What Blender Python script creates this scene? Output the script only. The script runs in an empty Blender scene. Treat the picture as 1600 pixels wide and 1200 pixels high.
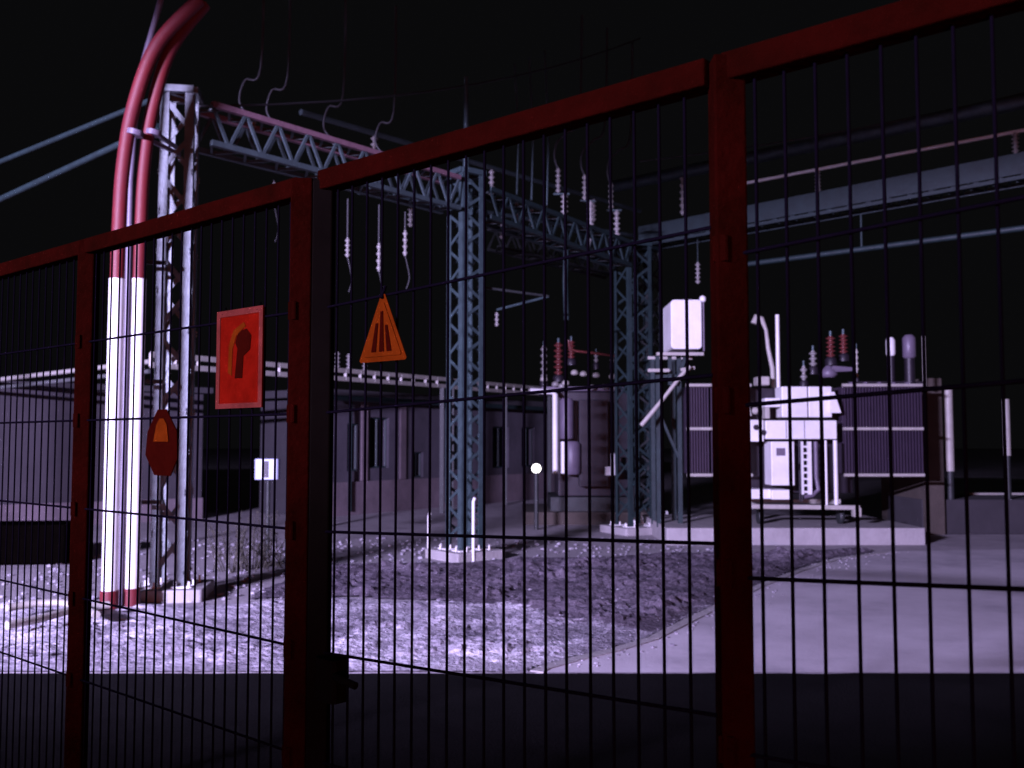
import bpy, math, random
from mathutils import Vector, Matrix, noise
random.seed(7)
S = bpy.context.scene
COL = S.collection
R = math.radians

# ------------------------------------------------------------------ camera
F = 1500.0; HOR = 690.0; CZ = 1.6
PITCH = math.atan((HOR - 600) / F)
cam = bpy.data.cameras.new('camera'); camo = bpy.data.objects.new('camera', cam); COL.objects.link(camo)
cam.sensor_width = 36; cam.lens = F / 1600 * 36; cam.clip_start = 0.05; cam.clip_end = 600
camo.location = (0, 0, CZ); camo.rotation_euler = (R(90) + PITCH, 0, 0)
cam.dof.use_dof = True; cam.dof.focus_distance = 2.7; cam.dof.aperture_fstop = 5.2
S.camera = camo
S.render.resolution_x, S.render.resolution_y = 1024, 768

# ------------------------------------------------------------------ night sky, lamps
W = bpy.data.worlds.new('World'); S.world = W; W.use_nodes = True
bg = W.node_tree.nodes['Background']; bg.inputs[0].default_value = (0.62, 0.62, 0.70, 1); bg.inputs[1].default_value = 0.0045
S.view_settings.view_transform = 'Standard'; S.view_settings.look = 'None'; S.view_settings.exposure = 0; S.view_settings.gamma = 1

def spot(name, loc, aim, power, col, cone, blend, radius):
    l = bpy.data.lights.new(name, 'SPOT'); l.energy = power; l.color = col; l.spot_size = R(cone); l.spot_blend = blend
    l.shadow_soft_size = radius
    o = bpy.data.objects.new(name, l); COL.objects.link(o); o.location = loc
    o.rotation_euler = (Vector(aim) - Vector(loc)).to_track_quat('-Z', 'Y').to_euler()
    return o
al = bpy.data.lights.new('floodlight_beam', 'AREA'); al.shape = 'RECTANGLE'; al.size = 2.2; al.size_y = 0.14; al.energy = 13500; al.color = (0.64, 0.54, 1.0)
FLOOD = bpy.data.objects.new('floodlight_beam', al); COL.objects.link(FLOOD); FLOOD.location = (-9, -5, 4.7); FLOOD.rotation_euler = (R(83), 0, R(-12))

tl = bpy.data.lights.new('tail_lamp_glow', 'AREA'); tl.shape = 'RECTANGLE'; tl.size = 1.2; tl.size_y = .15; tl.energy = 230; tl.color = (1.0, 0.20, 0.10)
TAIL = bpy.data.objects.new('tail_lamp_glow', tl); COL.objects.link(TAIL); TAIL.location = (0.5, -3.2, 1.0); TAIL.rotation_euler = (R(92), 0, 0)

# ------------------------------------------------------------------ helpers
def P(px, py, Y):
    u = px - 800; v = 600 - py
    y = F * math.cos(PITCH) - v * math.sin(PITCH); z = F * math.sin(PITCH) + v * math.cos(PITCH)
    k = Y / y
    return Vector((u * k, Y, CZ + z * k))
def G(px, py):                      # point of the ground seen at a pixel
    u = px - 800; v = 600 - py
    y = F * math.cos(PITCH) - v * math.sin(PITCH); z = F * math.sin(PITCH) + v * math.cos(PITCH)
    k = -CZ / z
    return Vector((u * k, y * k, 0))

def nodes(m): return m.node_tree.nodes, m.node_tree.links
def mat(name, col, rough=0.6, metal=0.0, var=0.25, scale=6.0, bump=0.15, col2=None, dirt=None, spec=0.5, emit=0):
    m = bpy.data.materials.new(name); m.use_nodes = True
    n, l = nodes(m); b = n['Principled BSDF']
    b.inputs['Roughness'].default_value = rough; b.inputs['Metallic'].default_value = metal
    b.inputs['Specular IOR Level'].default_value = spec
    tc = n.new('ShaderNodeTexCoord'); nz = n.new('ShaderNodeTexNoise'); nz.inputs['Scale'].default_value = scale
    nz.inputs['Detail'].default_value = 8; nz.inputs['Roughness'].default_value = 0.65
    l.new(tc.outputs['Object'], nz.inputs['Vector'])
    cr = n.new('ShaderNodeValToRGB'); cr.color_ramp.elements[0].position = 0.3; cr.color_ramp.elements[1].position = 0.72
    c2 = col2 or tuple(c * (1 - var) for c in col)
    cr.color_ramp.elements[0].color = (*c2, 1); cr.color_ramp.elements[1].color = (*col, 1)
    l.new(nz.outputs['Fac'], cr.inputs[0]); l.new(cr.outputs[0], b.inputs['Base Color'])
    if bump:
        n2 = n.new('ShaderNodeTexNoise'); n2.inputs['Scale'].default_value = scale * 6; n2.inputs['Detail'].default_value = 6
        l.new(tc.outputs['Object'], n2.inputs['Vector'])
        bp = n.new('ShaderNodeBump'); bp.inputs['Strength'].default_value = bump; bp.inputs['Distance'].default_value = 0.02
        l.new(n2.outputs['Fac'], bp.inputs['Height']); l.new(bp.outputs[0], b.inputs['Normal'])
    if emit:
        b.inputs['Emission Color'].default_value = (1, 0.97, 0.92, 1); b.inputs['Emission Strength'].default_value = emit
    return m

M = {
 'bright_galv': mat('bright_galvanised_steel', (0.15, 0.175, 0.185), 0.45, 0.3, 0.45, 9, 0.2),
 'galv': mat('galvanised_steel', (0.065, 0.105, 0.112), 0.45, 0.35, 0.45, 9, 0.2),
 'darkgalv': mat('dark_galvanised_steel', (0.015, 0.034, 0.036), 0.6, 0.1, 0.5, 5, 0.25),  # dimmer light on upper and far steel put into the colour
 'darksteel': mat('dark_steel', (0.035, 0.04, 0.04), 0.55, 0.2, 0.5, 6, 0.2),
 'white': mat('white_paint', (0.82, 0.82, 0.81), 0.4, 0, 0.14, 1.6, 0.06, (0.62, 0.61, 0.6)),
 'cream': mat('cream_paint', (0.42, 0.40, 0.36), 0.5, 0, 0.3, 5, 0.1),
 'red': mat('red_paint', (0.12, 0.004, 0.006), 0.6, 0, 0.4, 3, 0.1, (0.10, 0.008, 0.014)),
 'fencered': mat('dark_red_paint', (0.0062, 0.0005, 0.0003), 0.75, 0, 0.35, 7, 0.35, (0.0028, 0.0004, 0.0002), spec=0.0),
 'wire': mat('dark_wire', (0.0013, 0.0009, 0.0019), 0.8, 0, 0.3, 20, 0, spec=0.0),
 'black': mat('black_plastic', (0.0016, 0.0012, 0.001), 0.8, 0, 0.3, 9, 0, spec=0.0),
 'signred': mat('sign_red', (0.05, 0.0016, 0.0006), 0.8, 0, 0.4, 18, 0.05, spec=0.0),
 'signedge': mat('sign_faded_edge', (0.048, 0.009, 0.0065), 0.8, 0, 0.5, 18, 0.05, spec=0.0),
 'signdark': mat('sign_dark_print', (0.008, 0.0006, 0.0003), 0.6, 0, 0.3, 30, 0, spec=0.0),
 'signorange': mat('sign_orange', (0.04, 0.0062, 0.0006), 0.8, 0, 0.4, 18, 0.05, spec=0.0),
 'radiator': mat('grey_violet_radiator', (0.042, 0.028, 0.05), 0.5, 0.1, 0.25, 5, 0.1),
 'tank': mat('dark_tank_paint', (0.018, 0.013, 0.021), 0.5, 0.1, 0.3, 5, 0.1),
 'cylgrey': mat('mid_grey_enamel', (0.14, 0.115, 0.16), 0.45, 0, 0.25, 5, 0.08),
 'porcelain_red': mat('brown_red_porcelain', (0.13, 0.03, 0.028), 0.25, 0, 0.3, 8, 0.02),
 'porcelain': mat('grey_porcelain', (0.26, 0.25, 0.24), 0.28, 0, 0.3, 8, 0.02),
 'concrete': mat('concrete', (0.36, 0.34, 0.34), 0.85, 0, 0.3, 3, 0.4),
 'firewall': mat('brown_concrete', (0.075, 0.06, 0.05), 0.9, 0, 0.35, 3, 0.4),
 'midgalv': mat('dim_galvanised_steel', (0.05, 0.075, 0.08), 0.55, 0.1, 0.4, 6, 0.15),
 'pinkgalv': mat('pinkish_primer_steel', (0.20, 0.11, 0.14), 0.55, 0.1, 0.4, 6, 0.15),
 'shedwall': mat('dim_shed_render', (0.045, 0.038, 0.046), 0.9, 0, 0.3, 1.6, 0.3),
 'wall': mat('rendered_wall', (0.078, 0.068, 0.086), 0.9, 0, 0.3, 1.3, 0.3, (0.04, 0.036, 0.045)),
 'wall_dim': mat('dark_rendered_wall', (0.04, 0.036, 0.042), 0.9, 0, 0.35, 1.6, 0.3),
 'plinth': mat('pink_plinth', (0.17, 0.13, 0.15), 0.9, 0, 0.25, 1.8, 0.3, (0.09, 0.07, 0.08)),
 'glass': mat('dark_glass', (0.006, 0.007, 0.008), 0.15, 0, 0.2, 3, 0),
 'meter': mat('pale_blue_enamel', (0.42, 0.46, 0.62), 0.4, 0, 0.1, 6, 0.05),
 'cable': mat('cable_sheath', (0.03, 0.03, 0.034), 0.6, 0.0, 0.3, 9, 0.05),
 'busbar': mat('dull_aluminium_tube', (0.20, 0.21, 0.21), 0.5, 0.4, 0.4, 4, 0.1),
 'lamp': mat('lit_globe', (0.9, 0.9, 0.85), 0.4, 0, 0.05, 5, 0, emit=4),
 'weed': mat('dry_stems', (0.07, 0.065, 0.05), 0.9, 0, 0.4, 20, 0),
}

class MB:
    def __init__(s): s.v = []; s.f = []; s.sm = []
    def add(s, vs, fs, smooth=False):
        o = len(s.v); s.v += [tuple(v) for v in vs]
        for f in fs: s.f.append(tuple(i + o for i in f)); s.sm.append(smooth)
    def box(s, c, size, rz=0, ch=0):
        hx, hy, hz = [a / 2 for a in size]; m = Matrix.Rotation(rz, 3, 'Z'); c = Vector(c)
        ch = min(ch, hx * .8, hy * .8)
        if ch <= 0:
            pts = [(-hx, -hy), (hx, -hy), (hx, hy), (-hx, hy)]
        else:
            pts = [(-hx + ch, -hy), (hx - ch, -hy), (hx, -hy + ch), (hx, hy - ch), (hx - ch, hy), (-hx + ch, hy), (-hx, hy - ch), (-hx, -hy + ch)]
        n = len(pts)
        vs = [c + m @ Vector((x, y, z)) for z in (-hz, hz) for x, y in pts]
        fs = [tuple(reversed(range(n))), tuple(range(n, 2 * n))] + [(i, (i + 1) % n, n + (i + 1) % n, n + i) for i in range(n)]
        s.add(vs, fs); return s
    def bar(s, a, b, w, h=None, roll=0):          # rectangular bar between two points
        a = Vector(a); b = Vector(b); h = h or w; d = (b - a).normalized()
        up = Vector((0, 0, 1)) if abs(d.z) < .95 else Vector((0, 1, 0))
        x = d.cross(up).normalized(); y = x.cross(d).normalized()
        if roll: q = Matrix.Rotation(roll, 3, d); x = q @ x; y = q @ y
        vs = [p + x * sx * w / 2 + y * sy * h / 2 for p in (a, b) for sx, sy in ((-1, -1), (1, -1), (1, 1), (-1, 1))]
        s.add(vs, [(3, 2, 1, 0), (4, 5, 6, 7)] + [(i, (i + 1) % 4, 4 + (i + 1) % 4, 4 + i) for i in range(4)]); return s
    def angle(s, a, b, w, t, dx, dy):             # L profile along a vertical/any line
        a = Vector(a); b = Vector(b); dx = Vector(dx); dy = Vector(dy)
        pr = [(0, 0), (w, 0), (w, t), (t, t), (t, w), (0, w)]
        vs = [p + dx * x + dy * y for p in (a, b) for x, y in pr]
        s.add(vs, [(5, 4, 3, 2, 1, 0), (6, 7, 8, 9, 10, 11)] + [(i, (i + 1) % 6, 6 + (i + 1) % 6, 6 + i) for i in range(6)]); return s
    def tube(s, pts, r, n=10, cap=True):
        pts = [Vector(p) for p in pts]; rs = r if isinstance(r, (list, tuple)) else [r] * len(pts)
        vs = []; ref = None
        for i, p in enumerate(pts):
            d = (pts[min(i + 1, len(pts) - 1)] - pts[max(i - 1, 0)]).normalized()
            if ref is None: ref = Vector((0, 0, 1)) if abs(d.z) < .9 else Vector((1, 0, 0))
            x = (ref - d * ref.dot(d)).normalized(); ref = x; y = d.cross(x)
            vs += [p + (x * math.cos(2 * math.pi * k / n) + y * math.sin(2 * math.pi * k / n)) * rs[i] for k in range(n)]
        fs = [(i * n + k, i * n + (k + 1) % n, (i + 1) * n + (k + 1) % n, (i + 1) * n + k) for i in range(len(pts) - 1) for k in range(n)]
        s.add(vs, fs, True)
        if cap: s.add(vs[:n], [tuple(reversed(range(n)))]); s.add(vs[-n:], [tuple(range(n))])
        return s
    def spline(s, pts, r, n=8):
        pts = [Vector(p) for p in pts]; q = [pts[0]] + pts + [pts[-1]]; out = []
        for i in range(1, len(q) - 2):
            a, b, c, d = q[i - 1:i + 3]
            for k in range(6):
                t = k / 6; out.append(((b * 2) + (c - a) * t + (a * 2 - b * 5 + c * 4 - d) * t * t + (b * 3 - a - c * 3 + d) * t ** 3) * .5)
        out.append(pts[-1]); return s.tube(out, r, n)
    def lathe(s, base, prof, n=14, axis=(0, 0, 1)):
        d = Vector(axis).normalized(); base = Vector(base)
        x = (Vector((1, 0, 0)) if abs(d.x) < .9 else Vector((0, 1, 0))); x = (x - d * x.dot(d)).normalized(); y = d.cross(x)
        vs = [base + d * h + (x * math.cos(2 * math.pi * k / n) + y * math.sin(2 * math.pi * k / n)) * r for r, h in prof for k in range(n)]
        m = len(prof)
        s.add(vs, [(i * n + k, i * n + (k + 1) % n, (i + 1) * n + (k + 1) % n, (i + 1) * n + k) for i in range(m - 1) for k in range(n)], True)
        s.add(vs[:n], [tuple(reversed(range(n)))]); s.add(vs[-n:], [tuple(range(n))]); return s
    def poly(s, pts, t):                          # prism: 3D outline pushed by vector t
        n = len(pts); vs = [Vector(p) for p in pts] + [Vector(p) + Vector(t) for p in pts]
        s.add(vs, [tuple(reversed(range(n))), tuple(range(n, 2 * n))] + [(i, (i + 1) % n, n + (i + 1) % n, n + i) for i in range(n)]); return s
    def build(s, name, m, parent=None, bevel=0):
        me = bpy.data.meshes.new(name); me.from_pydata(s.v, [], s.f); me.update()
        me.polygons.foreach_set('use_smooth', s.sm)
        import bmesh
        bm = bmesh.new(); bm.from_mesh(me); bmesh.ops.recalc_face_normals(bm, faces=bm.faces); bm.to_mesh(me); bm.free()
        me.materials.append(m); o = bpy.data.objects.new(name, me); COL.objects.link(o)
        if parent:
            o.parent = parent
            o.matrix_parent_inverse = parent.matrix_basis.inverted()
        if bevel:
            b = o.modifiers.new('bevel', 'BEVEL'); b.width = bevel; b.segments = 2; b.limit_method = 'ANGLE'
        return o
def thing(name, loc, label, cat, group=None):
    o = bpy.data.objects.new(name, None); COL.objects.link(o); o.location = loc; o.empty_display_size = .2
    o['label'] = label; o['category'] = cat
    if group: o['group'] = group
    return o
def tag(o, label, cat, group=None):
    o['label'] = label; o['category'] = cat
    if group: o['group'] = group
    return o
def struct(o): o['kind'] = 'structure'; return o
def copy_tree(o, loc=None, parent=None):
    c = o.copy(); COL.objects.link(c)
    if parent: c.parent = parent
    if loc is not None: c.location = loc
    for ch in o.children: copy_tree(ch, None, c)
    return c
def insulator(mb, base, h, r=0.06, n=6, axis=(0, 0, 1)):
    prof = [(r * .5, 0)]
    for i in range(n):
        z = h * (i + .15) / n
        prof += [(r * .45, z), (r, z + h / n * .30), (r * .92, z + h / n * .42), (r * .45, z + h / n * .62)]
    prof.append((r * .5, h)); return mb.lathe(base, prof, 14, axis)

# ------------------------------------------------------------------ the setting
RY = G(800, 1053).y            # far edge of the painted dark ground
def sheet(name, pts, z, m, sub=None):
    me = bpy.data.meshes.new(name); me.from_pydata([(p[0], p[1], z) for p in pts], [], [tuple(range(len(pts)))]); me.update()
    me.materials.append(m); o = bpy.data.objects.new(name, me); COL.objects.link(o); return struct(o)

def ground_mat(name, stops, scale, bump, bscale, rough=.95):
    m = bpy.data.materials.new(name); m.use_nodes = True; n, l = nodes(m); b = n['Principled BSDF']
    b.inputs['Roughness'].default_value = rough; b.inputs['Specular IOR Level'].default_value = .05
    g = n.new('ShaderNodeNewGeometry'); a = n.new('ShaderNodeTexNoise'); a.inputs['Scale'].default_value = scale; a.inputs['Detail'].default_value = 10; a.inputs['Roughness'].default_value = .7
    l.new(g.outputs['Position'], a.inputs['Vector'])
    big = n.new('ShaderNodeTexNoise'); big.inputs['Scale'].default_value = scale * .12; big.inputs['Detail'].default_value = 4; l.new(g.outputs['Position'], big.inputs['Vector'])
    ma = n.new('ShaderNodeMath'); ma.operation = 'MULTIPLY_ADD'; ma.inputs[1].default_value = .55
    mb_ = n.new('ShaderNodeMath'); mb_.operation = 'MULTIPLY'; mb_.inputs[1].default_value = .45
    l.new(big.outputs['Fac'], mb_.inputs[0]); l.new(a.outputs['Fac'], ma.inputs[0]); l.new(mb_.outputs[0], ma.inputs[2])
    cr = n.new('ShaderNodeValToRGB'); e = cr.color_ramp.elements
    e[0].position, e[0].color = stops[0][0], (*stops[0][1], 1); e[1].position, e[1].color = stops[-1][0], (*stops[-1][1], 1)
    for p, c in stops[1:-1]: x = e.new(p); x.color = (*c, 1)
    l.new(ma.outputs[0], cr.inputs[0]); l.new(cr.outputs[0], b.inputs['Base Color'])
    v = n.new('ShaderNodeTexNoise'); v.inputs['Scale'].default_value = bscale; v.inputs['Detail'].default_value = 5; l.new(g.outputs['Position'], v.inputs['Vector'])
    bp = n.new('ShaderNodeBump'); bp.inputs['Strength'].default_value = bump; bp.inputs['Distance'].default_value = .03
    l.new(v.outputs['Fac'], bp.inputs['Height']); l.new(bp.outputs[0], b.inputs['Normal']); return m

GM = ground_mat('packed_earth', [(.35, (.24, .22, .235)), (.6, (.40, .37, .39))], 1.5, .4, 25)
sheet('ground', [(-150, -60), (150, -60), (150, 220), (-150, 220)], 0, GM)
# added near-black sheet: darkness of the near ground put into its colour
AM = ground_mat('painted_darkness', [(.35, (.0025, .0025, .0025)), (.65, (.006, .0055, .006))], 3, .3, 60)
sheet('painted_dark_ground', [(-40, -8), (40, -8), (40, RY)] + [(12 - i * .12, RY + .03 * noise.noise(Vector((i * .37, 2, 2)))) for i in range(180)] + [(-40, RY)], .004, AM)
# smooth concrete apron on the right
CM = ground_mat('smooth_concrete', [(.38, (.30, .28, .31)), (.5, (.46, .43, .46)), (.62, (.54, .51, .54))], .9, .12, 40, .7)
edge = [(800, 1072), (850, 1046), (900, 1032), (960, 1018), (1020, 1000), (1075, 972), (1130, 945), (1190, 916), (1250, 893), (1310, 874), (1400, 862)]
ap = [G(*e) for e in edge]
sheet('concrete_apron', [(ap[0].x, RY + .01)] + [(p.x, p.y) for p in ap[1:]] + [(9.5, 14.6), (30, 14.6), (30, RY + .01)], .008, CM)

def stony(name, x0, x1, y0, y1, step, amp, m, mask):
    nx = int((x1 - x0) / step); ny = int((y1 - y0) / step); vs = []; keep = {}
    for j in range(ny + 1):
        for i in range(nx + 1):
            x = x0 + i * step; y = y0 + j * step; k = mask(x, y)
            if k <= 0: vs.append(None); continue
            h = noise.noise(Vector((x * 2.3, y * 2.3, 1))) * .5 + abs(noise.noise(Vector((x * 6, y * 6, 5)))) * .6 + abs(noise.noise(Vector((x * 14, y * 14, 9)))) * .45
            vs.append((x + random.uniform(-.3, .3) * step, y + random.uniform(-.3, .3) * step, .012 + amp * k * max(0, h * (.45 + .9 * max(0, noise.noise(Vector((x * .9, y * 1.4, 20))) + .35)) + .1)))
    idx = {}; out = []
    for q, v in enumerate(vs):
        if v: idx[q] = len(out); out.append(v)
    fs = []
    for j in range(ny):
        for i in range(nx):
            a = j * (nx + 1) + i; q = (a, a + 1, a + nx + 2, a + nx + 1)
            if all(t in idx for t in q): fs.append(tuple(idx[t] for t in q))
    me = bpy.data.meshes.new(name); me.from_pydata(out, [], fs); me.update(); me.materials.append(m)
    o = bpy.data.objects.new(name, me); COL.objects.link(o); return o
def edge_x(y):                       # left border of the apron at depth y
    for a, b in zip(ap, ap[1:]):
        if a.y <= y <= b.y: return a.x + (b.x - a.x) * (y - a.y) / (b.y - a.y)
    return ap[0].x if y < ap[0].y else ap[-1].x
def m_gravel(x, y):
    far = 9.8 + .45 * noise.noise(Vector((x * .8, 3, 0))) + .05 * x
    e = min(edge_x(y) - .05 - x, far - y, y - RY + .02, x + 5.6)
    return min(1, e / .35)
SM = ground_mat('rubble', [(.38, (.10, .09, .11)), (.50, (.30, .28, .32)), (.62, (.58, .56, .60))], 2.2, .8, 30)
struct(stony('gravel_bed', -5.6, 3.4, RY + .02, 10.6, .035, .075, SM, m_gravel))
def m_dark(x, y):
    w = .5 * noise.noise(Vector((x * .7, y * .5, 7)))
    near = 9.8 - 2.1 * max(0, min(1, (x + .6) / 1.8)) + .7 * noise.noise(Vector((x * 1.7, y * 1.7, 3)))
    e = min(edge_x(y) - .06 - x, y - near, 13.1 + w + .25 * x - y, x + 2.6 + w)
    return min(1, e / .4)
DM = ground_mat('dark_soil', [(.38, (.055, .047, .06)), (.5, (.10, .085, .105)), (.63, (.15, .13, .155))], 2.5, .7, 25)  # darker ground tones for the patch beside the apron
struct(stony('dark_earth', -3, 5.2, 7.6, 14.6, .045, .12, DM, m_dark))

# pale kerb between rubble and apron
kb = MB()
for p, q in zip(ap, ap[1:]):
    if p.y < RY: p = p.lerp(q, (RY + .02 - p.y) / (q.y - p.y))
    nn_ = Vector((q.y - p.y, p.x - q.x, 0)).normalized() * .05
    kb.poly([p - nn_, q - nn_, q + nn_, p + nn_], (0, 0, .016))
struct(kb.build('apron_kerb', M['concrete']))

# loose pebbles that spilled onto the apron and the earth
pb = MB(); rnd = random.Random(3)
def pebble(x, y, r_):
    rx, ry, rz_ = r_ * rnd.uniform(.8, 1.4), r_ * rnd.uniform(.8, 1.3), r_ * rnd.uniform(.5, .8); an_ = rnd.uniform(0, 3)
    vs = [(0, 0, rz_)] + [(math.cos(an_ + k * 1.05) * rx * rnd.uniform(.8, 1.1), math.sin(an_ + k * 1.05) * ry * rnd.uniform(.8, 1.1), rz_ * .35) for k in range(6)] + [(math.cos(an_ + k * 1.05) * rx * .7, math.sin(an_ + k * 1.05) * ry * .7, -.01) for k in range(6)]
    pb.add([(x + v[0], y + v[1], .012 + v[2]) for v in vs], [(0, 1 + k, 1 + (k + 1) % 6) for k in range(6)] + [(1 + k, 7 + k, 7 + (k + 1) % 6, 1 + (k + 1) % 6) for k in range(6)])
for i in range(420):
    y = rnd.uniform(RY + .1, 14); x = edge_x(y) + rnd.gauss(0, .2); pebble(x, y, rnd.uniform(.006, .016))
for i in range(1300):
    y = rnd.uniform(RY + .1, 16); x = rnd.uniform(-6, 3)
    if x < edge_x(y) - .1: pebble(x, y, rnd.uniform(.012, .035))
o = pb.build('pebbles', SM); o['kind'] = 'stuff'; tag(o, 'loose pebbles scattered over the rubble, earth and apron edge', 'pebbles')

# ------------------------------------------------------------------ fence (plane turned 49 degrees)
D = 1.5; TH = math.atan(1750 / F)
n2 = Vector((math.cos(TH), math.sin(TH), 0)); d2 = Vector((-math.sin(TH), math.cos(TH), 0)); foot = n2 * D
def FP(t, z, off=0): return foot + d2 * t + n2 * off + Vector((0, 0, z))
def ft(px):                          # fence parameter at a pixel column
    k = (px - 800) / F
    return (k * foot.y - foot.x) / (d2.x - k * d2.y)
U = D / math.cos(TH) / 1150 # metres per unit at column 200 (Δ=1150)
TOPZ = CZ + 325 * U
hz = [CZ + 165 * U, CZ + 35 * U, CZ - 110 * U, CZ - 255 * U, CZ - 385 * U]
tp = [ft(1142), ft(470), ft(133)]
pitch_post = (tp[2] - tp[0]) / 2
print('posts', tp, 'top', TOPZ, 'wires', hz)
def post(mb, t, w=.055, z1=None): mb.bar(FP(t, -.1), FP(t, z1 or TOPZ + .02), w, w); return mb
def wires(t0, t1, dz=0, dz2=0):
    mb = MB(); a, b = sorted((t0, t1)); n = round((b - a) / .0535)
    for i in range(1, n):
        t = a + (b - a) * i / n
        j = random.uniform(-.0016, .0016)
        mb.tube([FP(t, .12), FP(t + j, 1.2), FP(t, TOPZ - .02)], .0031, 6)
    for h in hz:
        mb.tube([FP(a, h + dz, -.006), FP(b, h + dz2, -.006)], .0036, 6)
    return mb
def fence(t0, t1, label, dz=0, dz2=0, posts=(1, 1)):
    th = thing('mesh_fence', FP((t0 + t1) / 2, 0), label, 'fence', 'red framed mesh fence panels')
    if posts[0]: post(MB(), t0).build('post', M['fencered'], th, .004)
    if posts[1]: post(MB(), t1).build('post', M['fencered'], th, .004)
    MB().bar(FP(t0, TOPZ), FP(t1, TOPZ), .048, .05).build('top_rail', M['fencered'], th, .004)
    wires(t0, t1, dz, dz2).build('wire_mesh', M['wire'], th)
    for h in hz:
        for k, tt in enumerate((t0, t1)):
            if posts[k]: MB().box(FP(tt, h, -.031), (.03, .007, .045), TH + math.pi / 2, .004).build('clip', M['fencered'], th)
    return th
t_gate0 = tp[1] - .085                                   # gate starts just right of the double post
fence(tp[0] - pitch_post, tp[0], 'mesh fence panel at the right edge, nearest the camera, wires widest apart', .055, -.01, (1, 1))
fence(tp[1], tp[2], 'mesh fence panel holding the red rectangular sign, left of the thick double post', 0, 0, (1, 1))
fence(tp[2], tp[2] + pitch_post, 'mesh fence panel at the far left edge, beyond the thin left post', 0, 0, (0, 1))
g = thing('fence_gate', FP(tp[0] + .1, 0), 'mesh gate leaf with black lock box, between the thick double post and the right post', 'gate')
MB().bar(FP(t_gate0, .06), FP(t_gate0, TOPZ), .05, .05).build('gate_stile', M['black'], g, .004)
MB().bar(FP(t_gate0, TOPZ), FP(tp[0] + .03, TOPZ), .048, .05).build('top_rail', M['fencered'], g, .004)
MB().bar(FP(t_gate0, .09), FP(tp[0] + .03, .09), .045, .045).build('bottom_rail', M['fencered'], g, .004)
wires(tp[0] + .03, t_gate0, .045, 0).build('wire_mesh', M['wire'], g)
lk = MB().box(FP(t_gate0 - .065, 1.035, -.012), (.075, .05, .10), TH + math.pi / 2, .008).build('lock_box', M['black'], g)
MB().tube([FP(t_gate0 - .10, 1.05, -.03), FP(t_gate0 - .13, 1.052, -.045), FP(t_gate0 - .19, 1.045, -.045)], .009, 8).build('handle', M['black'], lk)

# signs hung on the fence
def sign_rect(px0, px1, z0, z1):
    t0, t1 = ft(px0), ft(px1); o = -.014
    th = thing('warning_sign', FP((t0 + t1) / 2, z0), 'red rectangular sign with dark figure, faded edge, wired to the fence', 'sign')
    MB().poly([FP(t0, z0, o), FP(t1, z0, o), FP(t1, z1, o), FP(t0, z1, o)], n2 * .003).build('plate', M['signred'], th)
    e = MB(); w = .017; of = o - .0015
    def strip(a, b, c, d): e.poly([FP(a, c, of), FP(b, c, of), FP(b, d, of), FP(a, d, of)], n2 * .0012)
    s = 1 if t1 > t0 else -1
    strip(t0, t0 + s * w, z0, z1); strip(t1 - s * w, t1, z0, z1); strip(t0 + s * w, t1 - s * w, z0, z0 + w * .8); strip(t0 + s * w, t1 - s * w, z1 - w, z1)
    e.build('border', M['signedge'], th)
    L = t1 - t0; H = z1 - z0; m = MB()
    def q(u, v): return FP(t0 + L * u, z0 + H * v, of)
    # dark arched figure (body under a bent arm)
    m.poly([q(.42, .30), q(.58, .30), q(.60, .52), q(.74, .58), q(.76, .72), q(.66, .79), q(.48, .77), q(.42, .66), q(.47, .60)], n2 * .0012)
    m.build('figure', M['signdark'], th)
    m = MB(); m.poly([q(.27, .36), q(.35, .33), q(.36, .60), q(.44, .73), q(.64, .82), q(.60, .86), q(.38, .79), q(.28, .64)], n2 * .0012)
    m.build('symbol', M['signorange'], th)
    for u in (.12, .88): MB().tube([FP(t0 + L * u, z1 - .01, of), FP(t0 + L * u, z1 + .012, o + .01), FP(t0 + L * u, z1 - .004, .004)], .0016, 5).build('tie_wire', M['wire'], th)
sign_rect(344, 416, CZ + 35 * U * 1.0 + .02, CZ + .36)
def sign_tri(px, w, z0, z1, label, mp, inner, ms):
    t = ft(px); o = -.014; th = thing('warning_triangle', FP(t, z0), label, 'sign', 'triangular warning signs on the fence')
    def tri(k, of, name, mm):
        zc = z0 + (z1 - z0) * .36
        P3 = [(-.5, 0), (-.47, -.03), (.47, -.03), (.5, 0), (.04, 1), (-.04, 1)]
        MB().poly([FP(t + a * w * k, zc + (z0 + (z1 - z0) * b - zc) * k, of) for a, b in P3], n2 * .0015).build(name, mm, th)
    tri(1, o, 'plate', mp); tri(.80, o - .0022, 'face', inner)
    m = MB(); of = o - .004
    for u, h in ((-.16, .40), (0, .62), (.17, .44)):
        m.poly([FP(t + u * w - .008, z0 + .018, of), FP(t + u * w + .008, z0 + .018, of), FP(t + u * w * .6 + .004, z0 + .018 + (z1 - z0) * h, of), FP(t + u * w * .6 - .004, z0 + .018 + (z1 - z0) * h, of)], n2 * .0012)
    m.build('symbol', ms, th)
    k = MB(); k.tube([FP(t, z1 - .01, of), FP(t + .003, z1 + .02, -.004)], .004, 6); k.build('tie_wire', M['wire'], th)
sign_tri(604, .162, CZ + .19, CZ + .342, 'orange triangular sign hanging on the gate mesh beside the double post', M['signorange'], M['signorange'], M['signdark'])
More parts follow.
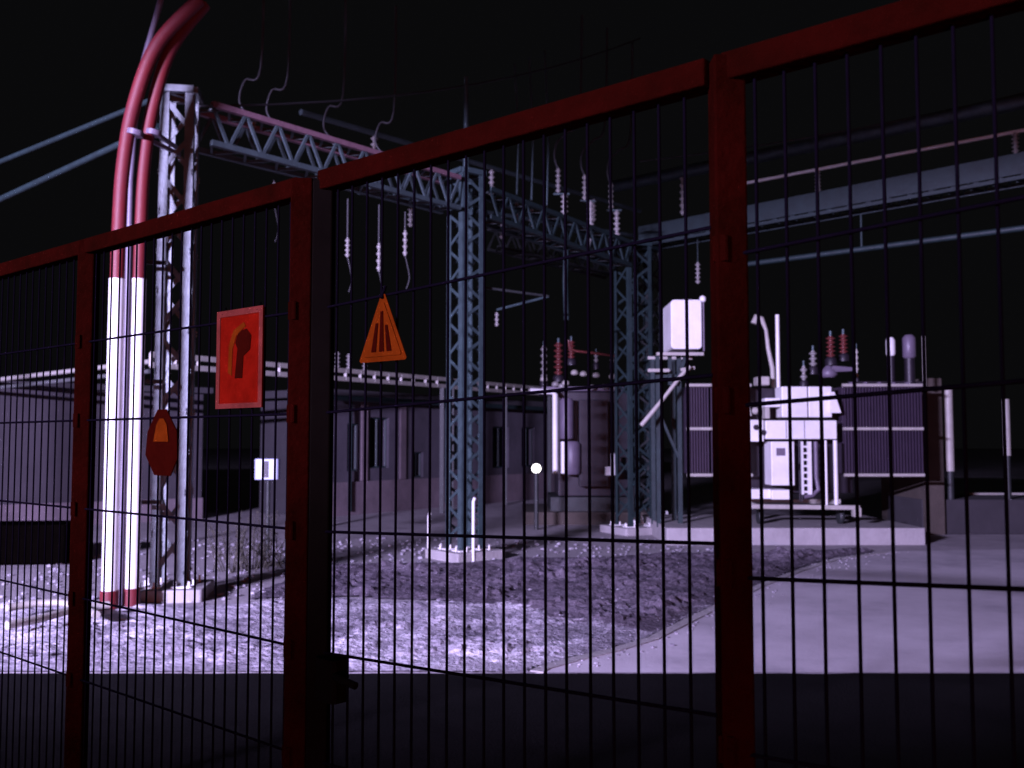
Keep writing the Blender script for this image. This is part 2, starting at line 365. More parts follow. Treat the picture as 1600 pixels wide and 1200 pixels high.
# small dark one
t = ft(261); th = thing('warning_triangle', FP(t, CZ - .08), 'dark six-sided hanging sign with a small orange triangle, low in front of the lattice tower', 'sign', 'triangular warning signs on the fence')
MB().poly([FP(t + a, CZ + b, -.014) for a, b in ((-.085, -.05), (-.05, -.10), (.04, -.10), (.095, -.04), (.085, .03), (.03, .095), (-.02, .095), (-.08, .03))], n2 * .003).build('plate', M['signdark'], th)
MB().poly([FP(t + a, CZ + b, -.017) for a, b in ((-.04, 0), (.045, 0), (.03, .05), (.012, .068), (-.01, .068), (-.028, .05))], n2 * .002).build('symbol', M['signorange'], th)

# ------------------------------------------------------------------ lattice towers and girders
def lacing(mb, p0, p1, q0, q1, n, w, t):         # zigzag between line p and line q
    for i in range(n):
        a = p0.lerp(p1, i / n); b = q0.lerp(q1, (i + .5) / n); c = p0.lerp(p1, (i + 1) / n)
        mb.bar(a, b, t, w); mb.bar(b, c, t, w)
def tower(x, y, half, top, rz, label, mleg, mlace, pitchn=.5, mast=0, LEGW=.07, lw=.042):
    th = thing('lattice_tower', (x, y, 0), label, 'lattice tower', 'lattice towers carrying the girders')
    rot = Matrix.Rotation(rz, 3, 'Z'); c = []
    for sx, sy in ((-1, -1), (1, -1), (1, 1), (-1, 1)):
        p = rot @ Vector((sx * half, sy * half, 0)); c.append(Vector((x, y, 0)) + p)
        MB().angle(c[-1] + Vector((0, 0, .12)), c[-1] + Vector((0, 0, top)), LEGW, .009, rot @ Vector((-sx, 0, 0)), rot @ Vector((0, -sy, 0))).build('leg', mleg, th)
    n = max(4, int(top / pitchn)); Z = Vector((0, 0, 1))
    for k in range(4):
        a, b = c[k], c[(k + 1) % 4]; m = MB(); ins = (Vector((x, y, 0)) - (a + b) / 2).normalized() * .012
        lacing(m, a + Z * .25 + ins, a + Z * (top - .05) + ins, b + Z * .25 + ins, b + Z * (top - .05) + ins, n, lw, .008)
        m.build('lacing', mlace, th)
    f = MB()
    for q in c:
        f.box(q + Z * .13 + (Vector((x, y, 0)) - q).normalized() * .03, (.2, .2, .018), rz)
        for ax, ay in ((.07, .07), (-.07, .07), (.07, -.07), (-.07, -.07)): f.tube([q + Vector((ax, ay, .1)), q + Vector((ax, ay, .19))], .013, 6)
    f.build('base_plate', M['white'], th)
    MB().box((x, y, .05), (half * 2 + .42, half * 2 + .42, .15), rz, .02).build('footing', M['concrete'], th, .01)
    m = MB()
    for k in range(4): m.bar(c[k] + Z * top, c[(k + 1) % 4] + Z * top, .07, .07)
    m.bar(c[0] + Z * top, c[2] + Z * top, .05, .05)
    m.build('cap_frame', mleg, th)
    if mast: MB().tube([(x, y, top), (x, y, top + mast)], [.045, .03], 10).build('mast', mleg, th)
    return th
T1 = Vector(((272 - 800) / F * 10, 10, 0)); T2 = Vector(((727 - 800) / F * 13.3, 13.3, 0)); T3 = Vector(((990 - 800) / F * 17, 17, 0))
ROW = math.atan2(T2.y - T1.y, T2.x - T1.x)
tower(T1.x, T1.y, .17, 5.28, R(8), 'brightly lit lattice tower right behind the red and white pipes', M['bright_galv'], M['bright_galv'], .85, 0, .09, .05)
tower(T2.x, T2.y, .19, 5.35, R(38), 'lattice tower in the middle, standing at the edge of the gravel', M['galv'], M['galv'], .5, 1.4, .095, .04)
tower(T3.x, T3.y, .24, 5.1, R(25), 'dim green-grey lattice tower between the two transformers, farthest of the row', M['darkgalv'], M['darkgalv'], .7, 0)

def girder(a, b, w, h, label, mm, n, mtop=None, group='lattice girders overhead'):
    a = Vector(a); b = Vector(b); c = (a + b) / 2; d = (b - a).normalized(); s = Vector((-d.y, d.x, 0)).normalized() * w / 2; Z = Vector((0, 0, h / 2))
    th = thing('lattice_girder', c, label, 'girder', group); L = []
    for i, (e, f) in enumerate(((s, Z), (-s, Z), (-s, -Z), (s, -Z))):
        L.append((a + e + f, b + e + f)); MB().bar(L[-1][0], L[-1][1], .06, .06).build('chord', (mtop if mtop and i < 2 else mm), th)
    for k in range(4):
        p, q = L[k], L[(k + 1) % 4]; m = MB(); lacing(m, p[0], p[1], q[0], q[1], n, .032, .026); m.build('lacing', mm, th)
    return th
uz = Vector((0, 0, 1)); rowd = (T2 - T1).normalized()
girder(T1 + rowd * .27 + uz * 5.0, T2 - rowd * .3 + uz * 5.0, .34, .42, 'lattice girder between the two brightly lit towers, pinkish upper edge', M['midgalv'], 9, M['pinkgalv'])
girder(T2 + rowd * .3 + uz * 4.98, T3 - (T3 - T2).normalized() * .36 + uz * 4.88, .34, .40, 'dark lattice girder behind the middle tower carrying three standing insulators', M['darkgalv'], 9)

# long girder on the right, parallel to the fence
def PL(px, D2, h):                     # point on a line parallel to the fence at distance D2, height h
    k = (px - 800) / F; ft_ = n2 * D2
    t = (k * ft_.y - ft_.x) / (d2.x - k * d2.y); q = ft_ + d2 * t; return Vector((q.x, q.y, h))
GL = PL(1012, 16.7, 5.78); GR = PL(1850, 16.7, 5.95)
big = girder(GL, GR, .5, .36, 'long blue-grey girder spanning the upper right above the large transformer', M['darkgalv'], 26)
# solid web channel on its face gives the broad band
m = MB(); m.bar(GL - n2 * .29 + uz * .02, GR - n2 * .29 + uz * .02, .012, .30)
m.build('web_plate', M['darkgalv'], big)
def column(px, h, label):
    p = PL(px, 16.7, 0); return tower(p.x, p.y, .2, h, TH, label, M['darkgalv'], M['darksteel'], .6)
column(1014, 5.55, 'dark lattice column half hidden behind the farthest lattice tower')
column(1850, 5.7, 'lattice column outside the right edge carrying the long girder')
def line_obj(name, a, b, r, mm, label, cat, group=None, sag=0, n=10):
    a = Vector(a); b = Vector(b); pts = [a.lerp(b, i / n) - uz * sag * 4 * (i / n) * (1 - i / n) for i in range(n + 1)]
    o = MB().tube(pts, r, 8).build(name, mm); tag(o, label, cat, group); return o
def bus(px0, px1, h, r, mm, label, posts, D2=16.7, down=None):
    a = PL(px0, D2, h); b = PL(px1, D2, h); th = thing('busbar', (a + b) / 2, label, 'busbar', 'busbar tubes running above the right side')
    MB().tube([a, b], r, 8).build('tube', mm, th)
    for px in posts:
        p = PL(px, D2, h); m = MB(); insulator(m, (p.x, p.y, down), h - down - r * .5, .06, 6); m.build('insulator', M['porcelain'], th)
bus(1150, 1850, 6.55, .03, M['white'], 'thin bright tube rising to the right over the long girder', (1285, 1600), 16.7, 6.14)
bus(960, 1850, 7.02, .13, M['galv'], 'thick dim tube, highest of those on the upper right', (1070, 1850), 16.7, 6.14)
bus(1140, 1850, 4.98, .05, M['darkgalv'], 'dim lower tube under the long girder, right of the near fence post', (), 16.7)
m = MB(); p = PL(1352, 16.7, 5.0)
for px in (1352, 1700): p = PL(px, 16.7, 0); m = MB(); m.tube([(p.x, p.y, 5.0), (p.x, p.y, 5.6)], .02, 8); m.build('hanger', M['darkgalv'], [o for o in COL.objects if o.name.startswith('busbar')][-1])
p = PL(1093, 16.7, 0)
th = thing('hanging_insulator', (p.x, p.y, 5.6), 'hanging insulator under the long girder, left of the near fence post', 'insulator', 'hanging insulators')
m = MB(); insulator(m, (p.x, p.y, 4.72), .42, .055, 5); m.build('shed_stack', M['porcelain'], th)
MB().tube([(p.x, p.y, 5.62), (p.x, p.y, 5.12)], .012, 6).build('rod', M['darkgalv'], th)

# left overhead tubes, ending on the first tower
for a, b, r, lab in (((-160, 385, 13.2), (248, 197, 10), .035, 'lower of the two dim overhead tubes at the top left'), ((-160, 318, 13.2), (252, 150, 10), .03, 'upper of the two dim overhead tubes at the top left')):
    th = thing('busbar', P(*b), lab, 'busbar', 'overhead tubes at the top left')
    MB().tube([P(*a), P(*b)], r, 8).build('tube', M['darkgalv'], th)
    q = P(*a); MB().tube([(q.x, q.y, 0), (q.x, q.y, q.z)], .07, 10).build('support_post', M['darkgalv'], th)

# insulators standing on the dark girder, wires up to the overhead line
for i, (px, yb, yt, lab) in enumerate(((882, 342, 265, 'leftmost of the three standing insulators on the dark girder'), (923, 354, 275, 'middle of the three standing insulators on the dark girder'), (964, 370, 288, 'rightmost of the three standing insulators, above the farthest tower'))):
    f = (px - 757) / (960 - 757); Y = 13.5 + f * 3.3
    b = P(px, yb, Y); tpt = P(px - 6, yt, Y); th = thing('standing_insulator', b, lab, 'insulator', 'standing insulators on the dark girder')
    hmid = (b.z + tpt.z) / 2
    m = MB(); insulator(m, b, hmid - b.z, .065, 5); m.build('lower_stack', M['porcelain'], th)
    m = MB(); insulator(m, (b.x - .1, b.y, hmid + .02), tpt.z - hmid, .05, 5); m.build('upper_stack', M['porcelain'], th)
    m = MB(); m.bar((b.x - .18, b.y, hmid), (b.x + .08, b.y, hmid), .04, .03); m.bar((b.x - .2, b.y, b.z - .01), (b.x + .06, b.y, b.z - .01), .05, .04); m.build('bracket', M['galv'], th)
    pts = [(b.x - .1, b.y, tpt.z), (b.x - .16, b.y, tpt.z + .2), (b.x - .12, b.y, tpt.z + .45), (b.x + .05, b.y, tpt.z + .62), (b.x + .25, b.y, tpt.z + .9), (b.x + .3, b.y, tpt.z + 2.6)]
    MB().spline(pts, .018, 6).build('jumper', M['cable'], th)
for px, y0, y1, Y, lab in ((827, 90, 330, 15.2, 'first thin cable dropping to the dark girder, right of the middle tower'), (851, 80, 338, 15.6, 'second thin cable dropping to the dark girder, left of the standing insulators'), (804, 100, 322, 14.8, 'short dim cable dropping to the dark girder close to the middle tower')):
    p0_ = P(px, y0, Y); p1_ = P(px + 3, y1, Y); th = thing('dropper_cable', p1_, lab, 'cable', 'cables dropping to the dark girder')
    MB().tube([p0_, p0_.lerp(p1_, .5) + Vector((.05, 0, 0)), p1_], .017, 6).build('cable', M['galv'], th)
    m = MB(); insulator(m, p1_ - uz * .25, .3, .045, 4); m.build('foot_insulator', M['porcelain'], th)
girder(P(770, 372, 21), P(955, 418, 23), .4, .45, 'far dim girder seen below the dark girder, behind the middle tower', M['darksteel'], 8)
# loops on the lit girder
for i, (px, yb, lab) in enumerate(((395, 205, 'leftmost looped jumper cable above the lit girder'), (437, 218, 'second looped jumper cable above the lit girder'), (525, 240, 'third looped jumper cable, halfway to the middle tower'), (605, 262, 'jumper cable dropping close to the middle tower'))):
    f = (px - 310) / (690 - 310); Y = 10.2 + 3 * f; b = P(px, yb, Y); th = thing('jumper_cable', b, lab, 'cable', 'jumper cables above the lit girder')
    MB().spline([b, b + Vector((-.05, 0, .16)), b + Vector((-.16, 0, .35)), b + Vector((-.1, 0, .6)), b + Vector((.08, 0, .75)), b + Vector((.1, 0, 2.2))], .014, 6).build('cable', M['cable'], th)
    m = MB(); insulator(m, b + Vector((0, 0, -.03)), .16, .045, 3); m.build('foot_insulator', M['porcelain'], th)
# hanging insulators below the girder
for px, y0, y1, Y, lab in ((543, 372, 402, 12.2, 'short pale insulator hanging left above the orange triangle sign'), (592, 380, 424, 12.5, 'pale insulator hanging straight above the orange triangle sign'), (633, 360, 400, 12.9, 'dim insulator hanging just left of the middle tower'), (428, 285, 320, 11.3, 'dim insulator hanging behind the red fence rail, right of the first tower')):
    a = P(px, y0, Y); b = P(px, y1, Y); th = thing('hanging_insulator', b, lab, 'insulator', 'hanging insulators')
    m = MB(); insulator(m, b, a.z - b.z, .036, 4); m.build('shed_stack', M['porcelain'], th)
    MB().tube([a, (a.x, a.y, 4.72)], .011, 6).build('rod', M['cable'], th)
    MB().spline([b, b - uz * .12 + Vector((.03, 0, 0)), b - uz * .3 + Vector((.06, 0, 0)), b - uz * .45 + Vector((.02, 0, 0))], .008, 6).build('tail', M['cable'], th)
# isolator arm on the middle tower
a = P(776, 484, 13.6); b = P(857, 463, 13.9); th = thing('isolator_arm', a, 'small horizontal isolator arm with a hanging contact, right of the middle tower', 'isolator')
MB().bar(a, b, .03, .03).build('arm', M['galv'], th); MB().bar(b, (T2.x + .15, T2.y + .1, b.z + .06), .03, .03).build('stay', M['darksteel'], th)
m = MB(); insulator(m, a - uz * .24, .2, .04, 3); m.build('contact', M['porcelain'], th)
p = P(885, 430, 15.5); th = thing('cable_drop', (p.x, p.y, 0), 'grey-green cable drop hanging from the dark girder above the dark transformer', 'cable')
MB().tube([(p.x, p.y, 4.75), (p.x - .02, p.y, 4.2), (p.x, p.y, P(885, 500, 15.5).z)], .045, 8).build('sleeve', M['darkgalv'], th)
for i, (x0, y0, Y0, x1, y1, Y1, lab) in enumerate(((470, 175, 12, 1000, 330, 19, 'upper dim tube crossing behind the middle tower towards the long girder'), (560, 300, 15, 990, 368, 20, 'lower dim tube crossing behind the middle tower'))):
    th = thing('crossing_tube', P(x1, y1, Y1), lab, 'tube', 'dim tubes crossing behind the middle tower')
    MB().tube([P(x0, y0, Y0), P(x1, y1, Y1)], .04, 8).build('tube', M['midgalv'], th)
    for k in (.15, .45, .8):
        q = P(x0, y0, Y0).lerp(P(x1, y1, Y1), k); m = MB(); insulator(m, q - uz * .45, .42, .055, 5); m.build('insulator', M['porcelain'], th)
# two thin wires crossing the top
line_obj('overhead_wire', P(1000, 252, 17), P(1700, 120, 15.5), .012, M['cable'], 'thin overhead wire crossing between the thick tubes at the upper right', 'wire', 'overhead wires', .15)
line_obj('overhead_wire', P(312, 166, 10.1), P(1000, 60, 17), .012, M['cable'], 'thin overhead wire leaving the first tower towards the back', 'wire', 'overhead wires', .3)

# ------------------------------------------------------------------ red and white cable pipes
def riser(px, Y, r, label, lean, ztop=6.6, cl=2.9):
    x = (px - 800) / F * Y; th = thing('cable_pipe', (x, Y, 0), label, 'pipe', 'red and white cable pipes beside the first tower')
    zs = P(px, 436, Y).z
    MB().tube([(x, Y, 0.18), (x, Y, zs)], r, 20).build('white_guard', M['white'], th)
    MB().tube([(x, Y, 0), (x, Y, .2)], r * 1.15, 20).build('red_base', M['red'], th)
    pts = [(x, Y, zs - .02), (x + .005, Y, zs + .5), (x + .03 * lean, Y, zs + 1.1), (x + .12 * lean, Y, zs + 1.7), (x + .33 * lean, Y, zs + 2.3), (x + .7 * lean, Y + .1, zs + 2.8)]
    MB().spline(pts, r * .9, 18).build('red_sleeve', M['red'], th)
    return th, x, zs
for px, Y, r, lab, ln in ((178, 9.15, .074, 'leftmost red-topped white pipe, standing apart from the tower', 1.0), (212, 9.3, .070, 'red-topped white pipe next to the lattice tower, clamp near its top', .8)):
    th, x, zs = riser(px, Y, r, lab, ln)
    z = P(px, 208, Y).z; m = MB(); m.tube([(x + .13 * ln, Y, z - .025), (x + .14 * ln, Y, z + .025)], r * 1.12, 18); m.bar((x + .13, Y, z), (T1.x, T1.y, z + .05), .03, .04); m.build('clamp', M['cylgrey'], th)
x = (195 - 800) / F * 9.45; th = thing('conduit', (x, 9.45, 0), 'thin grey conduit squeezed between the two red and white pipes', 'conduit')
MB().tube([(x, 9.45, 0), (x, 9.45, 4.2), (x + .05, 9.45, 5.2), (x + .3, 9.45, 6.2)], .03, 12).build('tube', M['cylgrey'], th)
m = MB()
for z in (1.0, 2.2, 3.4): MB().bar((x - .16, 9.5, z), (x + .34, 9.6, z), .02, .04).build('bracket', M['darksteel'], th)

# ------------------------------------------------------------------ transformers
def zy(y, Y): return CZ + (HOR - y) / (F / Y)
def xx(px, Y): return (px - 800) / F * Y
YA = 15.6
A = thing('power_transformer', (xx(1235, 16), 16.2, 0), 'large transformer with white cabinets and grey-violet radiators on a pale plinth at right', 'transformer')
pl = MB().box(((xx(1040, 15) + xx(1442, 15)) / 2, 16.4, .13), (xx(1442, 15) - xx(1040, 15), 2.8, .26), 0, .02).build('plinth_slab', M['concrete'])
pl.name = 'transformer_plinth'; tag(pl, 'low pale concrete plinth carrying the large transformer', 'plinth')
def bxA(name, x0, x1, y0, y1, Y, dep, mm, bev=.01, parent=A):
    X0, X1 = xx(x0, Y), xx(x1, Y); Z1, Z0 = zy(y0, Y), zy(y1, Y)
    return MB().box(((X0 + X1) / 2, Y + dep / 2, (Z0 + Z1) / 2), (X1 - X0, dep, Z1 - Z0)).build(name, mm, parent, bev)
def radiator(x0, x1, Y, y0, y1, nf, parent=A):
    X0, X1 = xx(x0, Y), xx(x1, Y); Z1, Z0 = zy(y0, Y), zy(y1, Y); m = MB()
    for i in range(nf):
        x = X0 + (X1 - X0) * (i + .5) / nf; m.box((x, Y + .25, (Z0 + Z1) / 2), (.022, .5, Z1 - Z0 - .06))
    m.box(((X0 + X1) / 2, Y + .27, (Z0 + Z1) / 2), (X1 - X0, .4, (Z1 - Z0) * .97))
    o = m.build('radiator', M['radiator'], parent)
    for z in (Z1, (Z0 + Z1) / 2 + .02, Z0):
        MB().tube([(X0 - .02, Y - .02, z), (X1 + .02, Y - .02, z)], .028, 10).build('header_pipe', M['cream'], o)
radiator(1318, 1442, YA, 602, 742, 26)
radiator(1074, 1108, YA, 602, 742, 8); radiator(1112, 1172, YA + .02, 602, 742, 12)
bxA('tank', 1160, 1330, 606, 770, YA + .35, 1.5, M['tank'])
bxA('upper_cabinet', 1222, 1262, 604, 652, YA - .12, .4, M['white']); bxA('upper_cabinet', 1264, 1300, 604, 652, YA - .10, .4, M['white'])
mid = bxA('terminal_box', 1196, 1307, 657, 686, YA - .22, .4, M['white']); bxA('terminal_box', 1167, 1193, 656, 690, YA - .2, .35, M['white'])
bxA('side_cabinet', 1196, 1220, 622, 636, YA - .1, .3, M['white']); bxA('side_cabinet', 1196, 1203, 636, 654, YA - .1, .3, M['cream'])
tall = bxA('control_cabinet', 1204, 1240, 690, 758, YA - .3, .42, M['white'])
MB().bar((xx(1234, YA), YA - .31, zy(722, YA)), (xx(1234, YA), YA - .31, zy(732, YA)), .012, .02).build('handle', M['black'], tall)
bxA('lower_box', 1204, 1234, 765, 780, YA - .36, .5, M['white'])
bxA('step_box', 1158, 1202, 764, 779, YA - .25, .4, M['white'])
# gusset, ladder rail, standing pipes
X = lambda px: xx(px, YA - .25); Zc = lambda y: zy(y, YA - .25)
MB().poly([(X(1301), YA - .2, Zc(645)), (X(1316), YA - .2, Zc(645)), (X(1306), YA - .2, Zc(612)), (X(1301), YA - .2, Zc(612))], (0, .3, 0)).build('gusset', M['white'], A)
m = MB(); m.bar((X(1252), YA - .25, Zc(772)), (X(1252), YA - .25, Zc(690)), .03, .05); m.bar((X(1263), YA - .25, Zc(772)), (X(1263), YA - .25, Zc(690)), .06, .05)
for k in range(8): m.bar((X(1252), YA - .25, Zc(768 - k * 10)), (X(1263), YA - .25, Zc(768 - k * 10)), .02, .03)
m.build('ladder', M['white'], A)
m = MB(); m.tube([(X(1275), YA - .2, Zc(690)), (X(1275), YA - .2, Zc(745)), (X(1278), YA - .2, Zc(765)), (X(1268), YA - .2, Zc(774)), (X(1256), YA - .2, Zc(776))], .035, 10); m.build('drain_pipe', M['cylgrey'], A)
for px, w in ((1289, .02), (1304, .034)): MB().tube([(X(px), YA - .25, Zc(788)), (X(px), YA - .25, Zc(688))], w, 10).build('stand_pipe', M['white'], A)
m = MB(); m.bar((X(1160), YA - .3, Zc(790)), (X(1338), YA - .3, Zc(792)), .07, .07); m.bar((X(1160), YA + .6, Zc(788)), (X(1338), YA + .6, Zc(788)), .08, .08); m.box((X(1333), YA - .3, Zc(799)), (.12, .12, .14))
m.build('skid_rail', M['cream'], A, .006)
m = MB()
for px in (1185, 1310):
    for Y in (YA + .2, YA + 1.1): MB().lathe((xx(px, Y) - .04, Y, .38), [(.12, 0), (.13, .02), (.13, .06), (.1, .08)], 16, (1, 0, 0)).build('wheel', M['darksteel'], A)
# plate, gauges, seams, conduits
bxA('rating_plate', 1212, 1226, 700, 712, YA - .306, .008, M['cylgrey'], .002)
for px, y in ((1176, 668), (1187, 676)): MB().lathe((xx(px, YA), YA - .2, zy(y, YA)), [(.045, 0), (.045, .03), (.03, .04)], 14, (0, -1, 0)).build('gauge', M['tank'], A)
for px in (1222, 1250, 1278): MB().bar((xx(px, YA), YA - .223, zy(658, YA)), (xx(px, YA), YA - .223, zy(685, YA)), .008, .006).build('door_seam', M['tank'], A)
for px in (1243, 1246.5): MB().tube([(xx(px, YA), YA - .16, zy(782, YA)), (xx(px, YA), YA - .16, zy(688, YA))], .012, 8).build('conduit', M['tank'], A)
for px, y in ((1160, 640), (1164, 628), (1180, 642)): MB().lathe((xx(px, YA), YA + .02, zy(y, YA)), [(.03, 0), (.06, .02), (.06, .05), (.03, .07)], 12, (0, -1, 0)).build('valve', M['cream'], A)
MB().tube([(xx(1165, YA), YA - .05, zy(600, YA)), (xx(1165, YA), YA - .05, zy(620, YA)), (xx(1172, YA), YA - .05, zy(650, YA))], .02, 8).build('valve_pipe', M['cream'], A)
for k in range(5): bxA('bolted_flange', 1330 + k * 22, 1334 + k * 22, 597, 600, YA - .04, .1, M['cylgrey'], .003)
# valves and bushings on the tank cover
def bush(px, y0, y1, Y, r, mm, name='bushing', parent=A, n=5):
    b = Vector((xx(px, Y), Y, zy(y1, Y))); h = zy(y0, Y) - b.z; m = MB(); insulator(m, b, h, r, n); o = m.build(name, mm, parent)
    MB().tube([b + uz * h, b + uz * (h + .09)], r * .3, 8).build('terminal', M['galv'], o)
    MB().lathe(b - uz * .14, [(r * 1.2, 0), (r * 1.2, .1), (r * .8, .14)], 14).build('turret', M['tank'], o)
bush(1300, 525, 558, 16.4, .085, M['porcelain_red']); bush(1320, 522, 552, 16.7, .085, M['porcelain_red']); bush(1340, 545, 590, 16.6, .035, M['cream'])
bush(1272, 548, 572, 16.1, .07, M['porcelain'], n=3); bush(1257, 572, 594, 15.9, .06, M['porcelain'], n=2)
MB().lathe((xx(1296, 16), 16, zy(590, 16)), [(.10, 0), (.15, .05), (.12, .12), (.04, .2)], 18).build('turret_cover', M['cylgrey'], A)
MB().poly([(xx(1296, 16), 15.9, zy(582, 16)), (xx(1335, 16), 15.9, zy(580, 16)), (xx(1335, 16), 15.9, zy(575, 16)), (xx(1300, 16), 15.9, zy(572, 16))], (0, .2, 0)).build('cover_arm', M['cylgrey'], A)
for px, w, y0, y1 in ((1394, .075, 527, 556), (1423, .105, 523, 560)):
    Y = 16; x = xx(px, Y); z0 = zy(y1, Y); z1 = zy(y0, Y)
    o = MB().lathe((x, Y, z0), [(w * .7, 0), (w, .03), (w, z1 - z0 - .05), (w * .6, z1 - z0)], 20).build('breather_pot', M['white'] if px < 1400 else M['cylgrey'], A)
    MB().tube([(x, Y, zy(604, Y)), (x, Y, z0)], w * .8, 14).build('stem', M['tank'], o)
MB().tube([(xx(1446, 16), 16, zy(604, 16)), (xx(1446, 16), 16, zy(525, 16))], .03, 8).build('frame_post', M['cream'], A)
MB().bar((xx(1325, 16), 16, zy(598, 16)), (xx(1446, 16), 16, zy(598, 16)), .05, .04).build('frame_rail', M['tank'], A)
# tall bright pipe and horn on top left
MB().tube([(xx(1217, 15.9), 15.9, zy(606, 15.9)), (xx(1217, 15.9), 15.9, zy(491, 15.9))], .034, 12).build('vent_pipe', M['white'], A)
pts = [(xx(a, 15.9), 15.9, zy(b, 15.9)) for a, b in ((1209, 606), (1208, 575), (1202, 545), (1199, 515), (1192, 497), (1184, 494), (1180, 505))]
MB().tube(pts, [.035, .04, .034, .03, .045, .05, .055], 12).build('relief_horn', M['cream'], A)
bxA('cover_box', 1185, 1204, 588, 602, YA, .3, M['cream'], .02)
# conservator tank on its bracket
Y = 15.5; c0 = Vector((xx(1074, Y), Y, zy(506, Y)))
m = MB(); pr = []
w, h, rr = xx(1098, Y) - xx(1050, Y), zy(467, Y) - zy(545, Y), .06
out = []
for cx, cz, a0 in ((w / 2 - rr, h / 2 - rr, 0), (-w / 2 + rr, h / 2 - rr, 90), (-w / 2 + rr, -h / 2 + rr, 180), (w / 2 - rr, -h / 2 + rr, 270)):
    for k in range(5): a = R(a0 + k * 22.5); out.append(c0 + Vector((cx + rr * math.cos(a), 0, cz + rr * math.sin(a))))
m.poly(out, (0, .85, 0)); cons = m.build('conservator', M['white'], A, .01)
MB().lathe((xx(1102, Y), Y + .1, zy(470, Y)), [(.02, 0), (.055, .02), (.055, .08), (.02, .11)], 12).build('filler_cap', M['white'], cons)
MB().tube([(xx(1102, Y), Y + .05, zy(470, Y)), (xx(1102, Y), Y + .05, zy(548, Y))], .014, 8).build('gauge_tube', M['cylgrey'], cons)
m = MB(); m.bar((xx(1028, Y), Y + .1, zy(552, Y)), (xx(1102, Y), Y + .1, zy(552, Y)), .06, .05); m.bar((xx(1028, Y), Y + 1.1, zy(550, Y)), (xx(1102, Y), Y + 1.1, zy(550, Y)), .06, .05)
m.build('cradle', M['cream'], A)
m = MB(); m.bar((xx(1014, Y), Y + .1, zy(578, Y)), (xx(1048, Y), Y + .1, zy(578, Y)), .05, .05); m.bar((xx(1066, Y), Y + .1, zy(577, Y)), (xx(1088, Y), Y + .1, zy(574, Y)), .05, .05); m.build('bracket', M['cream'], A)
m = MB()
for a, b in ((1052, 1052), (1060, 1078)): m.bar((xx(a, Y), Y + .3, zy(600, Y)), (xx(b, Y), Y + .3, zy(552, Y)), .06, .06)
for px in (1034, 1068):
    for dy in (.4, 1.0): m.bar((xx(px, Y), Y + dy, .2), (xx(px, Y), Y + dy, zy(553, Y)), .07, .07)
m.bar((xx(1034, Y), Y + .4, zy(640, Y)), (xx(1068, Y), Y + .4, zy(720, Y)), .05, .04); m.bar((xx(1034, Y), Y + .4, zy(585, Y)), (xx(1068, Y), Y + .4, zy(585, Y)), .06, .06)
m.build('support_frame', M['darkgalv'], A)
MB().tube([(xx(a, Y), Y - .05, zy(b, Y)) for a, b in ((1078, 573), (1064, 587), (1040, 618), (1018, 645), (1001, 665))], [.03, .034, .03, .038, .036], 10).build('oil_pipe', M['cream'], A)

# second, darker transformer in the middle
B = thing('power_transformer', (xx(905, 19), 19, 0), 'dark transformer in the middle distance with red-brown bushings and a pale vertical pipe', 'transformer')
YB = 19.0
bxA('tank', 872, 985, 612, 775, YB, 1.8, M['tank'], .02, B)
bxA('tank_cover', 846, 975, 604, 611, YB - .1, 2.0, M['cylgrey'], .01, B)
bxA('radiator', 905, 950, 625, 760, YB - .35, .33, M['tank'], .01, B)
bxA('base_frame', 860, 990, 776, 800, YB - .05, 1.9, M['darksteel'], .01, B)
bush(850, 540, 592, YB, .07, M['porcelain'], parent=B); bush(873, 535, 586, YB + .3, .10, M['porcelain_red'], parent=B, n=6); bush(893, 532, 560, YB + .5, .09, M['porcelain_red'], parent=B)
for px, y in ((850, 592), (868, 600), (884, 598), (898, 582), (912, 584), (932, 586), (957, 588), (925, 605), (945, 604), (962, 606), (878, 603)):
    MB().lathe((xx(px, YB - .2), YB - .2, zy(y + 5, YB)), [(.04, 0), (.075, .02), (.07, .07), (.03, .1)], 10).build('cover_fitting', M['cream'] if y < 600 else M['porcelain'], B)
m = MB(); m.tube([(xx(a, YB), YB - .1, zy(b, YB)) for a, b in ((888, 532), (890, 545), (900, 549), (935, 553), (962, 557))], .025, 8); m.build('link_pipe', M['porcelain_red'], B)
for px in (932, 957): bush(px, 552, 566, YB, .05, M['porcelain'], parent=B, n=2)
MB().tube([(xx(866, YB), YB - .4, zy(738, YB)), (xx(866, YB), YB - .4, zy(618, YB)), (xx(862, YB), YB - .4, zy(614, YB)), (xx(828, YB), YB - .4, zy(612, YB))], .055, 12).build('pale_pipe', M['white'], B)
MB().tube([(xx(878, YB), YB - .5, zy(738, YB)), (xx(878, YB), YB - .5, zy(690, YB))], .05, 12).build('pale_pipe', M['white'], B)
MB().lathe((xx(884, YB), YB - .3, zy(686, YB)), [(.12, 0), (.14, .03), (.14, .74), (.1, .79)], 20).build('cooling_cylinder', M['cylgrey'], B)
MB().lathe((xx(892, YB), YB - .35, zy(740, YB)), [(.14, 0), (.17, .04), (.17, .58), (.12, .64)], 20).build('cooling_cylinder', M['cylgrey'], B)
m = MB(); m.tube([(xx(953, YB), YB - .6, zy(740, YB)), (xx(953, YB), YB - .6, zy(708, YB))], .05, 10); m.box((xx(949, YB), YB - .6, zy(734, YB)), (.22, .2, .16), 0, .02); m.build('valve_box', M['white'], B)
pl = MB().box((xx(920, 19), 19.9, .12), (2.6, 2.6, .24), 0, .02).build('transformer_plinth', M['firewall']); tag(pl, 'dark brown plinth carrying the dark middle transformer', 'plinth')

